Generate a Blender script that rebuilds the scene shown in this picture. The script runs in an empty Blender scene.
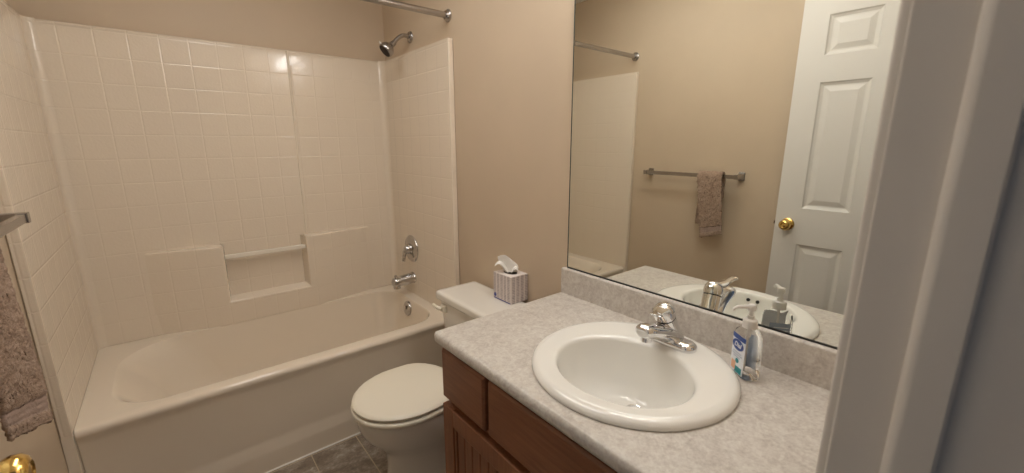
import bpy, bmesh, math, random
from mathutils import Vector, Matrix, noise

S = bpy.context.scene
COL = S.collection
PI = math.pi
random.seed(4)

# ------------------------------------------------------------------ camera
CAM_F, YAW, PITCH, ROLL = 417.56, 0.68714, -0.21743, -0.001075
CAM = Vector((0.3833, -2.6175, 1.3704))
fwd = Vector((math.sin(YAW) * math.cos(PITCH), math.cos(YAW) * math.cos(PITCH), math.sin(PITCH)))
rgt = fwd.cross(Vector((0, 0, 1))).normalized()
upv = rgt.cross(fwd)
rgt, upv = rgt * math.cos(ROLL) + upv * math.sin(ROLL), upv * math.cos(ROLL) - rgt * math.sin(ROLL)
cd = bpy.data.cameras.new('camera')
cam = bpy.data.objects.new('camera', cd)
COL.objects.link(cam)
cd.sensor_fit = 'HORIZONTAL'
cd.sensor_width = 36.0
cd.lens = CAM_F * 36.0 / 1024.0
cd.clip_start = 0.02
cd.dof.use_dof = True
cd.dof.focus_distance = 1.35
cd.dof.aperture_fstop = 4.5
m3 = Matrix((rgt, upv, -fwd)).transposed()
cam.matrix_world = Matrix.Translation(CAM) @ m3.to_4x4()
S.camera = cam

# ------------------------------------------------------------------ world, exposure
S.view_settings.view_transform = 'Standard'
S.view_settings.look = 'None'
S.view_settings.gamma = 1.0
S.view_settings.use_curve_mapping = False
S.view_settings.exposure = 0.0
wd = bpy.data.worlds.new('world')
S.world = wd
wd.use_nodes = True
bg = wd.node_tree.nodes['Background']
bg.inputs[0].default_value = (0.62, 0.85, 1.25, 1)      # cool daylight reaching the hall
bg.inputs[1].default_value = 0.17
GLOBE_POWER = 7.0
GLOBE_COLOR = (1.0, 0.985, 0.96)
FILL_POWER = 7.0  # strength of the fill light added on the ceiling

# ------------------------------------------------------------------ main measures (metres)
W = 1.524            # width of the room, left wall x=0, right wall x=W, back wall y=0
YF = -2.545          # room face of the front wall (the doorway wall)
YH = -2.655          # hall face of the front wall
CEIL = 2.44
TUBZ = 0.448
SURZ = 1.86
CZ = 0.811           # worktop height
JL, JR = 0.10, 0.815 # door jambs


# ------------------------------------------------------------------ material helpers
class NT:
    def __init__(s, name):
        s.m = bpy.data.materials.new(name)
        s.m.use_nodes = True
        s.t = s.m.node_tree
        s.b = s.t.nodes['Principled BSDF']

    def n(s, kind, **kw):
        x = s.t.nodes.new(kind)
        for k, v in kw.items():
            if k.startswith('i_'):
                x.inputs[k[2:].replace('_', ' ')].default_value = v
            else:
                setattr(x, k, v)
        return x

    def l(s, a, b):
        s.t.links.new(a, b)

    def math(s, op, a, b=None, c=None):
        x = s.t.nodes.new('ShaderNodeMath')
        x.operation = op
        for i, v in enumerate((a, b, c)):
            if v is None:
                continue
            if isinstance(v, (int, float)):
                x.inputs[i].default_value = v
            else:
                s.l(v, x.inputs[i])
        return x.outputs[0]

    def ramp(s, fac, stops):
        r = s.t.nodes.new('ShaderNodeValToRGB')
        e = r.color_ramp.elements
        while len(e) < len(stops):
            e.new(0.5)
        for q, (p, c) in zip(e, stops):
            q.position = p
            q.color = (*c, 1) if len(c) == 3 else c
        s.l(fac, r.inputs[0])
        return r.outputs[0]

    def coords(s):
        return s.n('ShaderNodeNewGeometry').outputs['Position']

    def noise(s, vec, scale, detail=3, rough=0.5, dist=0.0):
        x = s.n('ShaderNodeTexNoise')
        x.inputs['Scale'].default_value = scale
        x.inputs['Detail'].default_value = detail
        x.inputs['Roughness'].default_value = rough
        x.inputs['Distortion'].default_value = dist
        s.l(vec, x.inputs['Vector'])
        return x.outputs['Fac']

    def bump(s, h, strength, dist):
        b = s.n('ShaderNodeBump')
        b.inputs['Strength'].default_value = strength
        b.inputs['Distance'].default_value = dist
        s.l(h, b.inputs['Height'])
        s.l(b.outputs[0], s.b.inputs['Normal'])


def plain(name, col, rough=0.5, metal=0.0, **kw):
    t = NT(name)
    t.b.inputs['Base Color'].default_value = (*col, 1)
    t.b.inputs['Roughness'].default_value = rough
    t.b.inputs['Metallic'].default_value = metal
    for k, v in kw.items():
        t.b.inputs[k.replace('_', ' ')].default_value = v
    return t.m


def paint(name, col, rough=0.6, bscale=170, bstr=0.12, var=0.03):
    t = NT(name)
    p = t.coords()
    f = t.noise(p, 3.0, 3)
    c0 = tuple(max(0, v * (1 - var)) for v in col)
    c1 = tuple(v * (1 + var) for v in col)
    t.l(t.ramp(f, [(0.3, c0), (0.7, c1)]), t.b.inputs['Base Color'])
    t.b.inputs['Roughness'].default_value = rough
    t.bump(t.noise(p, bscale, 2), bstr, 0.002)
    return t.m


M = {}
M['wall'] = paint('tan_wall_paint', (0.595, 0.475, 0.345), 0.55)
M['ceiling'] = paint('ceiling_paint', (0.82, 0.79, 0.74), 0.8, 90, 0.3)
M['trim'] = paint('white_trim_paint', (0.68, 0.63, 0.57), 0.38, 60, 0.05, 0.02)
M['door'] = paint('white_door_paint', (0.76, 0.73, 0.68), 0.42, 220, 0.06, 0.01)
M['hall'] = paint('hall_wall_paint', (0.52, 0.45, 0.38), 0.6)
M['carpet'] = paint('hall_carpet', (0.36, 0.31, 0.26), 0.95, 400, 0.6, 0.15)
M['chrome'] = plain('polished_chrome', (0.80, 0.80, 0.81), 0.07, 1.0)
M['nickel'] = plain('satin_nickel', (0.44, 0.42, 0.41), 0.24, 1.0)
M['darkchrome'] = plain('darker_chrome', (0.56, 0.55, 0.545), 0.11, 1.0)  # chrome in a darker even tone
M['brass'] = plain('polished_brass', (0.86, 0.60, 0.20), 0.13, 1.0)
M['bronze'] = plain('brown_latch_metal', (0.16, 0.10, 0.06), 0.4, 0.8)
M['porcelain'] = plain('white_porcelain', (0.84, 0.82, 0.77), 0.09, Coat_Weight=0.3, Coat_Roughness=0.04)
M['bone'] = plain('bone_toilet_china', (0.82, 0.78, 0.71), 0.12, Coat_Weight=0.2, Coat_Roughness=0.05)
M['seat'] = plain('bone_seat_plastic', (0.85, 0.79, 0.66), 0.3)
M['black'] = plain('black_rubber', (0.012, 0.012, 0.012), 0.5)
M['dark'] = plain('dark_recess', (0.03, 0.02, 0.015), 0.8)
M['tub'] = plain('almond_tub_gelcoat', (0.83, 0.73, 0.60), 0.14, Coat_Weight=0.25, Coat_Roughness=0.06)
M['caulk'] = plain('white_caulk', (0.85, 0.82, 0.76), 0.5)
M['mirror'] = plain('silvered_glass', (0.87, 0.885, 0.84), 0.0, 1.0)
M['glassedge'] = plain('mirror_edge', (0.12, 0.14, 0.13), 0.25, 0.6)
M['tissue'] = plain('soft_tissue_paper', (0.92, 0.89, 0.84), 0.9)
M['whiteplastic'] = plain('white_plastic', (0.86, 0.82, 0.76), 0.35)
M['pump'] = plain('milky_pump_plastic', (0.90, 0.87, 0.83), 0.3, Transmission_Weight=0.25, IOR=1.45)
M['soapclear'] = plain('clear_bottle_plastic', (0.98, 0.98, 0.97), 0.02, Transmission_Weight=1.0, IOR=1.12)
M['label_white'] = plain('label_white', (0.80, 0.82, 0.86), 0.4)
M['label_blue'] = plain('label_blue', (0.02, 0.06, 0.26), 0.35)
M['label_teal'] = plain('label_teal', (0.03, 0.32, 0.34), 0.4)
M['label_peach'] = plain('label_peach', (0.80, 0.45, 0.28), 0.4)
M['label_grey'] = plain('label_print_grey', (0.30, 0.36, 0.46), 0.5)
M['boxblue'] = plain('box_emblem_blue', (0.04, 0.06, 0.30), 0.4)
M['clear'] = plain('milky_acrylic_bar', (0.84, 0.78, 0.68), 0.12)


def mat_surround():
    t = NT('almond_tile_pattern_gelcoat')
    g = t.n('ShaderNodeNewGeometry')
    sp = t.n('ShaderNodeSeparateXYZ')
    t.l(g.outputs['Position'], sp.inputs[0])
    sn = t.n('ShaderNodeSeparateXYZ')
    t.l(g.outputs['True Normal'], sn.inputs[0])
    side = t.math('GREATER_THAN', t.math('ABSOLUTE', sn.outputs[0]), 0.75)
    pit = 0.1075

    def groove(v, off, wid):
        f = t.math('FRACT', t.math('DIVIDE', t.math('SUBTRACT', v, off), pit))
        d = t.math('MULTIPLY', t.math('MINIMUM', f, t.math('SUBTRACT', 1.0, f)), pit)
        x = t.math('MINIMUM', t.math('DIVIDE', d, wid), 1.0)
        return t.math('SMOOTH_MIN', x, 1.0, 0.2)
    hx = groove(sp.outputs[0], 0.118 - 1.075, 0.0045)
    hy = groove(sp.outputs[1], -0.565 - 1.075, 0.0045)
    hz = groove(sp.outputs[2], 1.091 - 1.075, 0.0045)
    hs = t.math('ADD', t.math('MULTIPLY', hy, side), t.math('MULTIPLY', hx, t.math('SUBTRACT', 1.0, side)))
    # no upright joints on the moulded strip right of the seam
    h = t.math('MINIMUM', hs, hz)
    n1 = t.noise(g.outputs['Position'], 105, 2, 0.5)
    low = t.noise(g.outputs['Position'], 9, 2, 0.5)
    hh = t.math('ADD', t.math('MULTIPLY', h, 1.0), t.math('ADD', t.math('MULTIPLY', n1, 0.62), t.math('MULTIPLY', low, 1.3)))
    t.bump(hh, 0.6, 0.0016)
    t.l(t.ramp(h, [(0.0, (0.815, 0.71, 0.58)), (1.0, (0.81, 0.705, 0.575))]), t.b.inputs['Base Color'])
    t.b.inputs['Roughness'].default_value = 0.16
    t.b.inputs['Coat Weight'].default_value = 0.25
    t.b.inputs['Coat Roughness'].default_value = 0.05
    return t.m


M['surround'] = mat_surround()


def mat_laminate():
    t = NT('speckled_grey_laminate')
    p = t.coords()
    a = t.noise(p, 42, 5, 0.7, 0.6)
    b = t.noise(p, 150, 3, 0.6)
    c = t.noise(p, 9, 3, 0.5)
    f = t.math('ADD', t.math('ADD', t.math('MULTIPLY', a, 0.5), t.math('MULTIPLY', b, 0.35)), t.math('MULTIPLY', c, 0.15))
    t.l(t.ramp(f, [(0.32, (0.40, 0.35, 0.31)), (0.47, (0.555, 0.505, 0.455)), (0.56, (0.635, 0.595, 0.54)), (0.70, (0.73, 0.70, 0.645))]), t.b.inputs['Base Color'])
    t.b.inputs['Roughness'].default_value = 0.38
    t.bump(b, 0.15, 0.001)
    return t.m


M['laminate'] = mat_laminate()


def mat_wood(name, axis):
    t = NT(name)
    p = t.coords()
    mp = t.n('ShaderNodeMapping')
    sc = [55, 55, 55]
    sc[axis] = 4
    mp.inputs['Scale'].default_value = sc
    t.l(p, mp.inputs['Vector'])
    g = t.noise(mp.outputs[0], 1.0, 5, 0.65, 1.2)
    big = t.noise(p, 5, 2)
    f = t.math('ADD', t.math('MULTIPLY', g, 0.75), t.math('MULTIPLY', big, 0.25))
    t.l(t.ramp(f, [(0.28, (0.165, 0.064, 0.029)), (0.5, (0.245, 0.098, 0.046)), (0.72, (0.32, 0.135, 0.066))]), t.b.inputs['Base Color'])
    t.b.inputs['Roughness'].default_value = 0.36
    t.bump(g, 0.12, 0.001)
    return t.m


M['wood_h'] = mat_wood('brown_stained_wood_level_grain', 1)
M['wood_v'] = mat_wood('brown_stained_wood_upright_grain', 2)


def mat_floor():
    t = NT('slate_pattern_vinyl')
    p = t.coords()
    sp = t.n('ShaderNodeSeparateXYZ')
    t.l(p, sp.inputs[0])

    def line(v, off, pit, wid):
        f = t.math('FRACT', t.math('DIVIDE', t.math('SUBTRACT', v, off), pit))
        d = t.math('MULTIPLY', t.math('MINIMUM', f, t.math('SUBTRACT', 1.0, f)), pit)
        return t.math('LESS_THAN', d, wid)
    ln = t.math('MAXIMUM', line(sp.outputs[0], 0.715 - 2.0, 0.2, 0.0022), line(sp.outputs[1], -0.785 - 4.0, 0.4, 0.0022))
    mp = t.n('ShaderNodeMapping')
    mp.inputs['Rotation'].default_value = (0, 0, 0.35)
    mp.inputs['Scale'].default_value = (11, 17, 10)
    t.l(p, mp.inputs['Vector'])
    a = t.noise(mp.outputs[0], 1.0, 7, 0.72, 0.35)
    b = t.noise(p, 75, 4, 0.65)
    f = t.math('ADD', t.math('MULTIPLY', a, 0.72), t.math('MULTIPLY', b, 0.28))
    base = t.ramp(f, [(0.30, (0.12, 0.092, 0.068)), (0.48, (0.24, 0.19, 0.145)), (0.57, (0.36, 0.305, 0.245)), (0.66, (0.56, 0.51, 0.44))])
    mx = t.n('ShaderNodeMix', data_type='RGBA')
    t.l(ln, mx.inputs[0])
    t.l(base, mx.inputs[6])
    mx.inputs[7].default_value = (0.50, 0.41, 0.28, 1)
    t.l(mx.outputs[2], t.b.inputs['Base Color'])
    t.b.inputs['Roughness'].default_value = 0.42
    t.bump(f, 0.2, 0.002)
    return t.m


M['floor'] = mat_floor()


def mat_towel():
    t = NT('taupe_terry')
    p = t.coords()
    a = t.noise(p, 160, 3, 0.7)
    b = t.noise(p, 18, 2, 0.5)
    f = t.math('ADD', t.math('MULTIPLY', a, 0.7), t.math('MULTIPLY', b, 0.3))
    t.l(t.ramp(f, [(0.3, (0.205, 0.13, 0.09)), (0.5, (0.36, 0.25, 0.18)), (0.7, (0.53, 0.40, 0.31))]), t.b.inputs['Base Color'])
    t.b.inputs['Roughness'].default_value = 1.0
    t.bump(a, 0.9, 0.004)
    return t.m


M['towel'] = mat_towel()
M['towelband'] = paint('taupe_towel_band', (0.40, 0.29, 0.235), 0.95, 260, 0.5, 0.08)


def mat_tissuebox():
    t = NT('patterned_tissue_carton')
    tc = t.n('ShaderNodeTexCoord')
    sp = t.n('ShaderNodeSeparateXYZ')
    t.l(tc.outputs['Object'], sp.inputs[0])
    g = t.n('ShaderNodeNewGeometry')
    sn = t.n('ShaderNodeSeparateXYZ')
    t.l(g.outputs['True Normal'], sn.inputs[0])
    top = t.math('GREATER_THAN', sn.outputs[2], 0.7)
    u = t.math('ADD', sp.outputs[0], sp.outputs[1])
    col = t.math('GREATER_THAN', t.math('FRACT', t.math('DIVIDE', t.math('ADD', u, 1.0), 0.0235)), 0.28)
    dash = t.math('GREATER_THAN', t.math('FRACT', t.math('DIVIDE', sp.outputs[2], 0.0072)), 0.32)
    nz = t.noise(tc.outputs['Object'], 90, 2)
    dots = t.math('MULTIPLY', t.math('MULTIPLY', col, dash), t.math('SUBTRACT', 1.0, top))
    dots = t.math('MULTIPLY', dots, t.math('ADD', 0.25, nz))
    t.l(t.ramp(dots, [(0.0, (0.80, 0.73, 0.69)), (1.0, (0.34, 0.27, 0.28))]), t.b.inputs['Base Color'])
    t.b.inputs['Roughness'].default_value = 0.55
    return t.m


M['carton'] = mat_tissuebox()


def mat_globe():
    t = NT('lit_frosted_globe')
    t.b.inputs['Base Color'].default_value = (0.9, 0.87, 0.8, 1)
    t.b.inputs['Emission Color'].default_value = (*GLOBE_COLOR, 1)
    t.b.inputs['Emission Strength'].default_value = 55.0 * GLOBE_POWER / 11.0
    return t.m


M['globe'] = mat_globe()


def mat_fill():
    t = NT('added_fill_glow')
    t.b.inputs['Base Color'].default_value = (0.9, 0.88, 0.84, 1)
    t.b.inputs['Emission Color'].default_value = (*GLOBE_COLOR, 1)
    t.b.inputs['Emission Strength'].default_value = FILL_POWER  # glow of the added fill panel
    return t.m


M['fill_glow'] = mat_fill()


# ------------------------------------------------------------------ mesh helpers
class MB:
    def __init__(s):
        s.b = bmesh.new()
        s.mi = 0

    def _tag(s, faces):
        for f in faces:
            f.material_index = s.mi

    def box(s, x0, x1, y0, y1, z0, z1, bev=0.0, seg=2):
        r = bmesh.ops.create_cube(s.b, size=1)
        vs = r['verts']
        for v in vs:
            v.co = Vector(((x0 + x1) / 2 + v.co.x * (x1 - x0), (y0 + y1) / 2 + v.co.y * (y1 - y0), (z0 + z1) / 2 + v.co.z * (z1 - z0)))
        fs = {f for v in vs for f in v.link_faces}
        s._tag(fs)
        if bev > 0:
            es = list({e for v in vs for e in v.link_edges})
            r = bmesh.ops.bevel(s.b, geom=es, offset=bev, segments=seg, profile=0.5, affect='EDGES')
            s._tag(r['faces'])
            vs = list({v for f in r['faces'] for v in f.verts})
        return vs

    def loft(s, rings, cap0=True, cap1=True, closed=True, smooth=True):
        vr = [[s.b.verts.new(p) for p in ring] for ring in rings]
        fs = []
        n = len(vr[0])
        for a, b in zip(vr, vr[1:]):
            for i in range(n if closed else n - 1):
                j = (i + 1) % n
                try:
                    fs.append(s.b.faces.new((a[i], a[j], b[j], b[i])))
                except ValueError:
                    pass
        if cap0:
            fs.append(s.b.faces.new(list(reversed(vr[0]))))
        if cap1:
            fs.append(s.b.faces.new(vr[-1]))
        s._tag(fs)
        return [v for r in vr for v in r]

    def tube(s, pts, rad, n=14, cap=True, flat=1.0):
        pts = [Vector(p) for p in pts]
        if isinstance(rad, (int, float)):
            rad = [rad] * len(pts)
        rings = []
        ref = None
        for i, p in enumerate(pts):
            d = (pts[min(i + 1, len(pts) - 1)] - pts[max(i - 1, 0)]).normalized()
            if ref is None:
                a = Vector((0, 0, 1)) if abs(d.z) < 0.9 else Vector((1, 0, 0))
                ref = (a - d * a.dot(d)).normalized()
            else:
                ref = (ref - d * ref.dot(d)).normalized()
            o = d.cross(ref)
            rings.append([p + (ref * math.cos(2 * PI * k / n) * flat + o * math.sin(2 * PI * k / n)) * rad[i] for k in range(n)])
        return s.loft(rings, cap, cap)

    def lathe(s, prof, org, axis, n=28, sx=1.0, sy=1.0, ref=None, cap0=True, cap1=True):
        """prof: (radius, height along axis)."""
        org = Vector(org)
        d = Vector(axis).normalized()
        a = Vector(ref) if ref else (Vector((0, 0, 1)) if abs(d.z) < 0.9 else Vector((1, 0, 0)))
        a = (a - d * a.dot(d)).normalized()
        o = d.cross(a)
        rings = [[org + d * h + (a * math.cos(2 * PI * k / n) * sx + o * math.sin(2 * PI * k / n) * sy) * r for k in range(n)] for r, h in prof]
        return s.loft(rings, cap0, cap1)

    def prism(s, poly, z0, z1):
        return s.loft([[Vector((x, y, z0)) for x, y in poly], [Vector((x, y, z1)) for x, y in poly]])

    def quad(s, *pts):
        f = s.b.faces.new([s.b.verts.new(p) for p in pts])
        s._tag([f])


def crv(pts, n=8):
    """Catmull-Rom through the points."""
    P = [Vector(p) for p in pts]
    out = []
    for i in range(len(P) - 1):
        a, b, c, d = P[max(i - 1, 0)], P[i], P[i + 1], P[min(i + 2, len(P) - 1)]
        for k in range(n):
            t = k / n
            out.append(0.5 * ((2 * b) + (c - a) * t + (2 * a - 5 * b + 4 * c - d) * t * t + (3 * b - a - 3 * c + d) * t ** 3))
    out.append(P[-1])
    return out


def rr(x0, x1, y0, y1, r, z, k=6, sub=0):
    """Rounded rectangle ring, counter-clockwise; r is one radius or four (x1y1, x0y1, x0y0, x1y0)."""
    if isinstance(r, (int, float)):
        r = [r] * 4
    out = []
    cs = [(x1, y1, -1, -1, 0), (x0, y1, 1, -1, PI / 2), (x0, y0, 1, 1, PI), (x1, y0, -1, 1, 1.5 * PI)]
    for (cx, cy, sx, sy, a0), q in zip(cs, r):
        ox, oy = cx + sx * q, cy + sy * q
        for i in range(k + 1):
            a = a0 + PI / 2 * i / k
            out.append(Vector((ox + q * math.cos(a), oy + q * math.sin(a), z)))
    if sub:
        o2 = []
        for i, p in enumerate(out):
            q = out[(i + 1) % len(out)]
            o2.append(p)
            if i % (k + 1) == k:
                for j in range(1, sub + 1):
                    o2.append(p.lerp(q, j / (sub + 1)))
        out = o2
    return out


def rootloc(parent):
    while parent is not None and parent.parent is not None:
        parent = parent.parent
    return Vector(parent.location) if parent is not None else Vector((0, 0, 0))


def obj(name, mb, mats, parent=None, ang=40, bevel=0, sub=0, org=None):
    """Links the shape (given in world metres) as ONE mesh object."""
    bm = mb.b
    bmesh.ops.recalc_face_normals(bm, faces=bm.faces[:])
    if parent is not None:
        off = rootloc(parent)
    else:
        if org is None:
            xs = [v.co.x for v in bm.verts]
            ys = [v.co.y for v in bm.verts]
            zs = [v.co.z for v in bm.verts]
            org = ((min(xs) + max(xs)) / 2, (min(ys) + max(ys)) / 2, min(zs))
        off = Vector(org)
    for v in bm.verts:
        v.co -= off
    me = bpy.data.meshes.new(name)
    bm.to_mesh(me)
    bm.free()
    for m in (mats if isinstance(mats, (list, tuple)) else [mats]):
        me.materials.append(M[m])
    for p in me.polygons:
        p.use_smooth = True
    me.set_sharp_from_angle(angle=math.radians(ang))
    o = bpy.data.objects.new(name, me)
    COL.objects.link(o)
    if parent is not None:
        o.parent = parent
    else:
        o.location = off
    if bevel:
        q = o.modifiers.new('bevel', 'BEVEL')
        q.width = bevel
        q.segments = 3
        q.limit_method = 'ANGLE'
        q.angle_limit = math.radians(30)
    if not sub and ang < 170:
        q = o.modifiers.new('normals', 'WEIGHTED_NORMAL')
        q.keep_sharp = True
    if sub:
        q = o.modifiers.new('sub', 'SUBSURF')
        q.levels = q.render_levels = sub
    return o


def thing(name, label, cat, loc, group=None):
    o = bpy.data.objects.new(name, None)
    o.empty_display_size = 0.05
    COL.objects.link(o)
    o.location = loc
    o['label'] = label
    o['category'] = cat
    if group:
        o['group'] = group
    return o


def tag(o, label, cat, group=None):
    o['label'] = label
    o['category'] = cat
    if group:
        o['group'] = group
    return o


def struct(name, mb, mats, label=None, **kw):
    o = obj(name, mb, mats, **kw)
    o['kind'] = 'structure'
    if label:
        o['label'] = label
    return o


def text_mesh(body, size, mat3, mat, name, parent, shear=0.0, depth=0.0004):
    cu = bpy.data.curves.new(name, 'FONT')
    cu.body = body
    cu.size = size
    cu.align_x = 'CENTER'
    cu.align_y = 'CENTER'
    cu.shear = shear
    cu.extrude = depth
    cu.offset = size * 0.012
    tmp = bpy.data.objects.new(name + '_tmp', cu)
    COL.objects.link(tmp)
    dg = bpy.context.evaluated_depsgraph_get()
    me = bpy.data.meshes.new_from_object(tmp.evaluated_get(dg))
    bpy.data.objects.remove(tmp)
    bpy.data.curves.remove(cu)
    me.transform(mat3)
    off = rootloc(parent)
    me.transform(Matrix.Translation(-off))
    me.materials.clear()
    me.materials.append(M[mat])
    o = bpy.data.objects.new(name, me)
    COL.objects.link(o)
    o.parent = parent
    return o


# ================================================================== THE SETTING
T = 0.10
m = MB(); m.box(-T, W + T, YH, T, -0.05, 0)
struct('floor', m, 'floor', 'brown slate-pattern vinyl tile floor')
m = MB(); m.box(-T, W + T, YH, T, CEIL, CEIL + 0.05)
struct('ceiling', m, 'ceiling', 'plain ceiling over the bathroom')
m = MB(); m.box(-T, W + T, 0, T, 0, CEIL)
struct('wall_back', m, 'wall', 'tan wall behind the bathtub')
m = MB(); m.box(-T, 0, YH, 0, 0, CEIL)
struct('wall_left', m, 'wall', 'tan wall with the towel rail')
m = MB(); m.box(W, W + T, YH, 0, 0, CEIL)
struct('wall_right', m, 'wall', 'tan wall with the mirror and the shower pipes')
m = MB()
m.box(0, JL - 0.02, YH, YF, 0, CEIL)
m.box(JR + 0.02, W, YH, YF, 0, CEIL)
m.box(JL - 0.02, JR + 0.02, YH, YF, 2.10, CEIL)
struct('wall_front', m, 'wall', 'tan wall around the doorway')
# hall outside the doorway
m = MB(); m.box(-1.2, 2.8, -3.75, YH, -0.05, 0)
struct('floor_hall', m, 'carpet', 'carpeted hall floor outside the doorway')
m = MB(); m.box(-1.2, 2.8, -3.85, -3.75, 0, CEIL)
struct('wall_hall', m, 'hall', 'hall wall facing the doorway')
m = MB(); m.box(-1.2, 2.8, -3.75, YH, CEIL, CEIL + 0.05)
struct('ceiling_hall', m, 'ceiling', 'hall ceiling')

# door lining: jambs with stops, head
YJ = -2.545


def jamb(sign, x):
    m = MB()
    x1 = x + sign * 0.02
    m.box(min(x, x1), max(x, x1), YH - 0.002, YJ, 0, 2.10, 0.0025)
    xs = x - sign * 0.0125
    xe = x + sign * 0.004
    # stop strip: plan section with the room-side corner rounded over
    a, b_, q = -2.5815, -2.6115, 0.0085
    arc = [(xs + sign * q * (1 - math.sin(t * PI / 12)), a - q * (1 - math.cos(t * PI / 12))) for t in range(7)]
    m.prism([(xe, a)] + arc + [(xs, b_ + 0.002), (xs + sign * 0.002, b_), (xe, b_)], 0, 2.085)
    return m


struct('trim_1', jamb(1, JR), 'trim', 'white right door jamb with rounded stop strip')
struct('trim_2', jamb(-1, JL), 'trim', 'white left door jamb')
m = MB(); m.box(JL, JR, YH - 0.002, YJ, 2.08, 2.10, 0.002)
struct('trim_3', m, 'trim', 'white door lining head')


def casing(x0, x1, y0, y1, ztop, name):
    m = MB()
    m.box(x0, x1, y0, y1, 0, ztop, 0.005, 3)
    struct(name, m, 'trim', 'white door casing')


m = MB()
m.prism([(JR + 0.006, YF), (JR + 0.006, YF + 0.0045), (JR + 0.0075, YF + 0.0065), (JR + 0.012, YF + 0.0070), (JR + 0.014, YF + 0.0085), (JR + 0.040, YF + 0.0115), (JR + 0.058, YF + 0.0125), (JR + 0.063, YF + 0.010), (JR + 0.063, YF)], 0, 2.16)
struct('trim_4', m, 'trim', 'white door casing beside the right jamb')
casing(0.035, JL - 0.006, YF, YF + 0.014, 2.16, 'trim_5')
casing(JR + 0.006, JR + 0.063, YH - 0.016, YH, 2.16, 'trim_6')
casing(0.035, JL - 0.006, YH - 0.016, YH, 2.16, 'trim_7')
m = MB(); m.box(0.035, JR + 0.063, YF, YF + 0.014, 2.105, 2.16, 0.004)
struct('trim_8', m, 'trim', 'white casing over the doorway')

# baseboards
m = MB(); m.box(0, 0.012, YF + 0.02, -0.80, 0, 0.083, 0.004)
struct('baseboard_left', m, 'trim', 'white baseboard along the left wall')
m = MB(); m.box(W - 0.012, W, -1.56, -0.80, 0, 0.083, 0.004)
struct('baseboard_right', m, 'trim', 'white baseboard behind the toilet')
# white bead of caulk where tub meets floor
m = MB(); m.tube([(0.005, -0.774, 0.001), (W - 0.005, -0.774, 0.001)], 0.0042, 8)
struct('trim_9', m, 'caulk', 'white caulk bead along the foot of the bathtub')


# ------------------------------------------------------------------ the open door against the left wall
DX0, DX1 = JL + 0.002, JL + 0.037
DY0, DY1 = -2.541, -1.80
DZ0, DZ1 = 0.012, 2.065


def door_leaf():
    """Six-panel moulded door: both faces carved, one mesh."""
    m = MB()
    b = m.b
    st, mu = 0.112, 0.118
    pw = (DY1 - DY0 - 2 * st - mu) / 2
    ys = [DY0, DY0 + st, DY0 + st + pw, DY0 + st + pw + mu, DY1 - st, DY1]
    zs = [DZ0, 0.22, 0.855, 1.045, 1.662, 1.785, 1.965, DZ1]
    pr = {1, 3, 5}
    for face, nx in ((DX1, 1), (DX0, -1)):
        def P(y, z, d=0.0):
            return b.verts.new((face - nx * d, y, z))
        for i in range(5):
            for j in range(7):
                y0, y1, z0, z1 = ys[i], ys[i + 1], zs[j], zs[j + 1]
                if i in (1, 3) and j in pr:
                    ins = [(0.0, 0.0), (0.006, 0.006), (0.016, 0.0105), (0.022, 0.0105), (0.045, 0.003), (0.047, 0.003)]
                    prev = None
                    for q, d in ins:
                        ring = [P(y0 + q, z0 + q, d), P(y1 - q, z0 + q, d), P(y1 - q, z1 - q, d), P(y0 + q, z1 - q, d)]
                        if prev:
                            for k in range(4):
                                b.faces.new((prev[k], prev[(k + 1) % 4], ring[(k + 1) % 4], ring[k]))
                        prev = ring
                    b.faces.new(prev)
                else:
                    b.faces.new((P(y0, z0), P(y1, z0), P(y1, z1), P(y0, z1)))
    for (ya, yb, za, zb) in ((DY0, DY0, DZ0, DZ1), (DY1, DY1, DZ0, DZ1), (DY0, DY1, DZ0, DZ0), (DY0, DY1, DZ1, DZ1)):
        if ya == yb:
            m.quad((DX0, ya, za), (DX1, ya, za), (DX1, ya, zb), (DX0, ya, zb))
        else:
            m.quad((DX0, ya, za), (DX1, ya, za), (DX1, yb, za), (DX0, yb, za))
    bmesh.ops.remove_doubles(b, verts=b.verts[:], dist=0.0002)
    return m


door = struct('door_1', door_leaf(), 'door', 'white six-panel door standing open against the left wall', ang=12)
KZ, KY = 0.955, -1.860
for nx, fx in ((1, DX1), (-1, DX0)):
    m = MB()
    sc = 1.0 if nx > 0 else 0.85
    prof = [(0.032, 0.0), (0.032, 0.003), (0.028, 0.007), (0.014, 0.010), (0.0115, 0.020), (0.014, 0.026), (0.024, 0.032), (0.0275, 0.040), (0.0265, 0.050), (0.021, 0.056), (0.015, 0.058), (0.011, 0.056), (0.009, 0.0565), (0.0, 0.0565)]
    m.lathe([(r + 1e-5, h * sc) for r, h in prof], (fx, KY, KZ), (nx, 0, 0), 32)
    k = obj('door_knob', m, 'brass', door)
    k['label'] = 'polished brass knob'
m = MB()
m.box(DX0 + 0.008, DX1 - 0.008, DY1 - 0.002, DY1 + 0.0015, KZ - 0.028, KZ + 0.028, 0.001)
m.box(DX0 + 0.012, DX1 - 0.012, DY1, DY1 + 0.011, KZ - 0.008, KZ + 0.008, 0.002)
k = obj('latch', m, 'bronze', door); k['label'] = 'brown latch bolt'
for z in (0.25, 1.05, 1.83):
    m = MB(); m.lathe([(0.007, -0.045), (0.007, 0.045)], (DX0 - 0.002, DY0 - 0.004, z), (0, 0, 1), 12)
    obj('hinge', m, 'brass', door)


# ================================================================== BATHTUB
tub = thing('bathtub', 'long almond bathtub with a plain apron along the back wall', 'bathtub', (W / 2, -0.40, 0))
m = MB()
K, SB = 8, 2
E0 = 0.0305


def tr(ymin, z, r=0.004):
    return rr(E0, W - E0, ymin, -E0, r, z, K, SB)


def op(x0, x1, y0, y1, z, r):
    return rr(x0, x1, y0, y1, r, z, K, SB)


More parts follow.
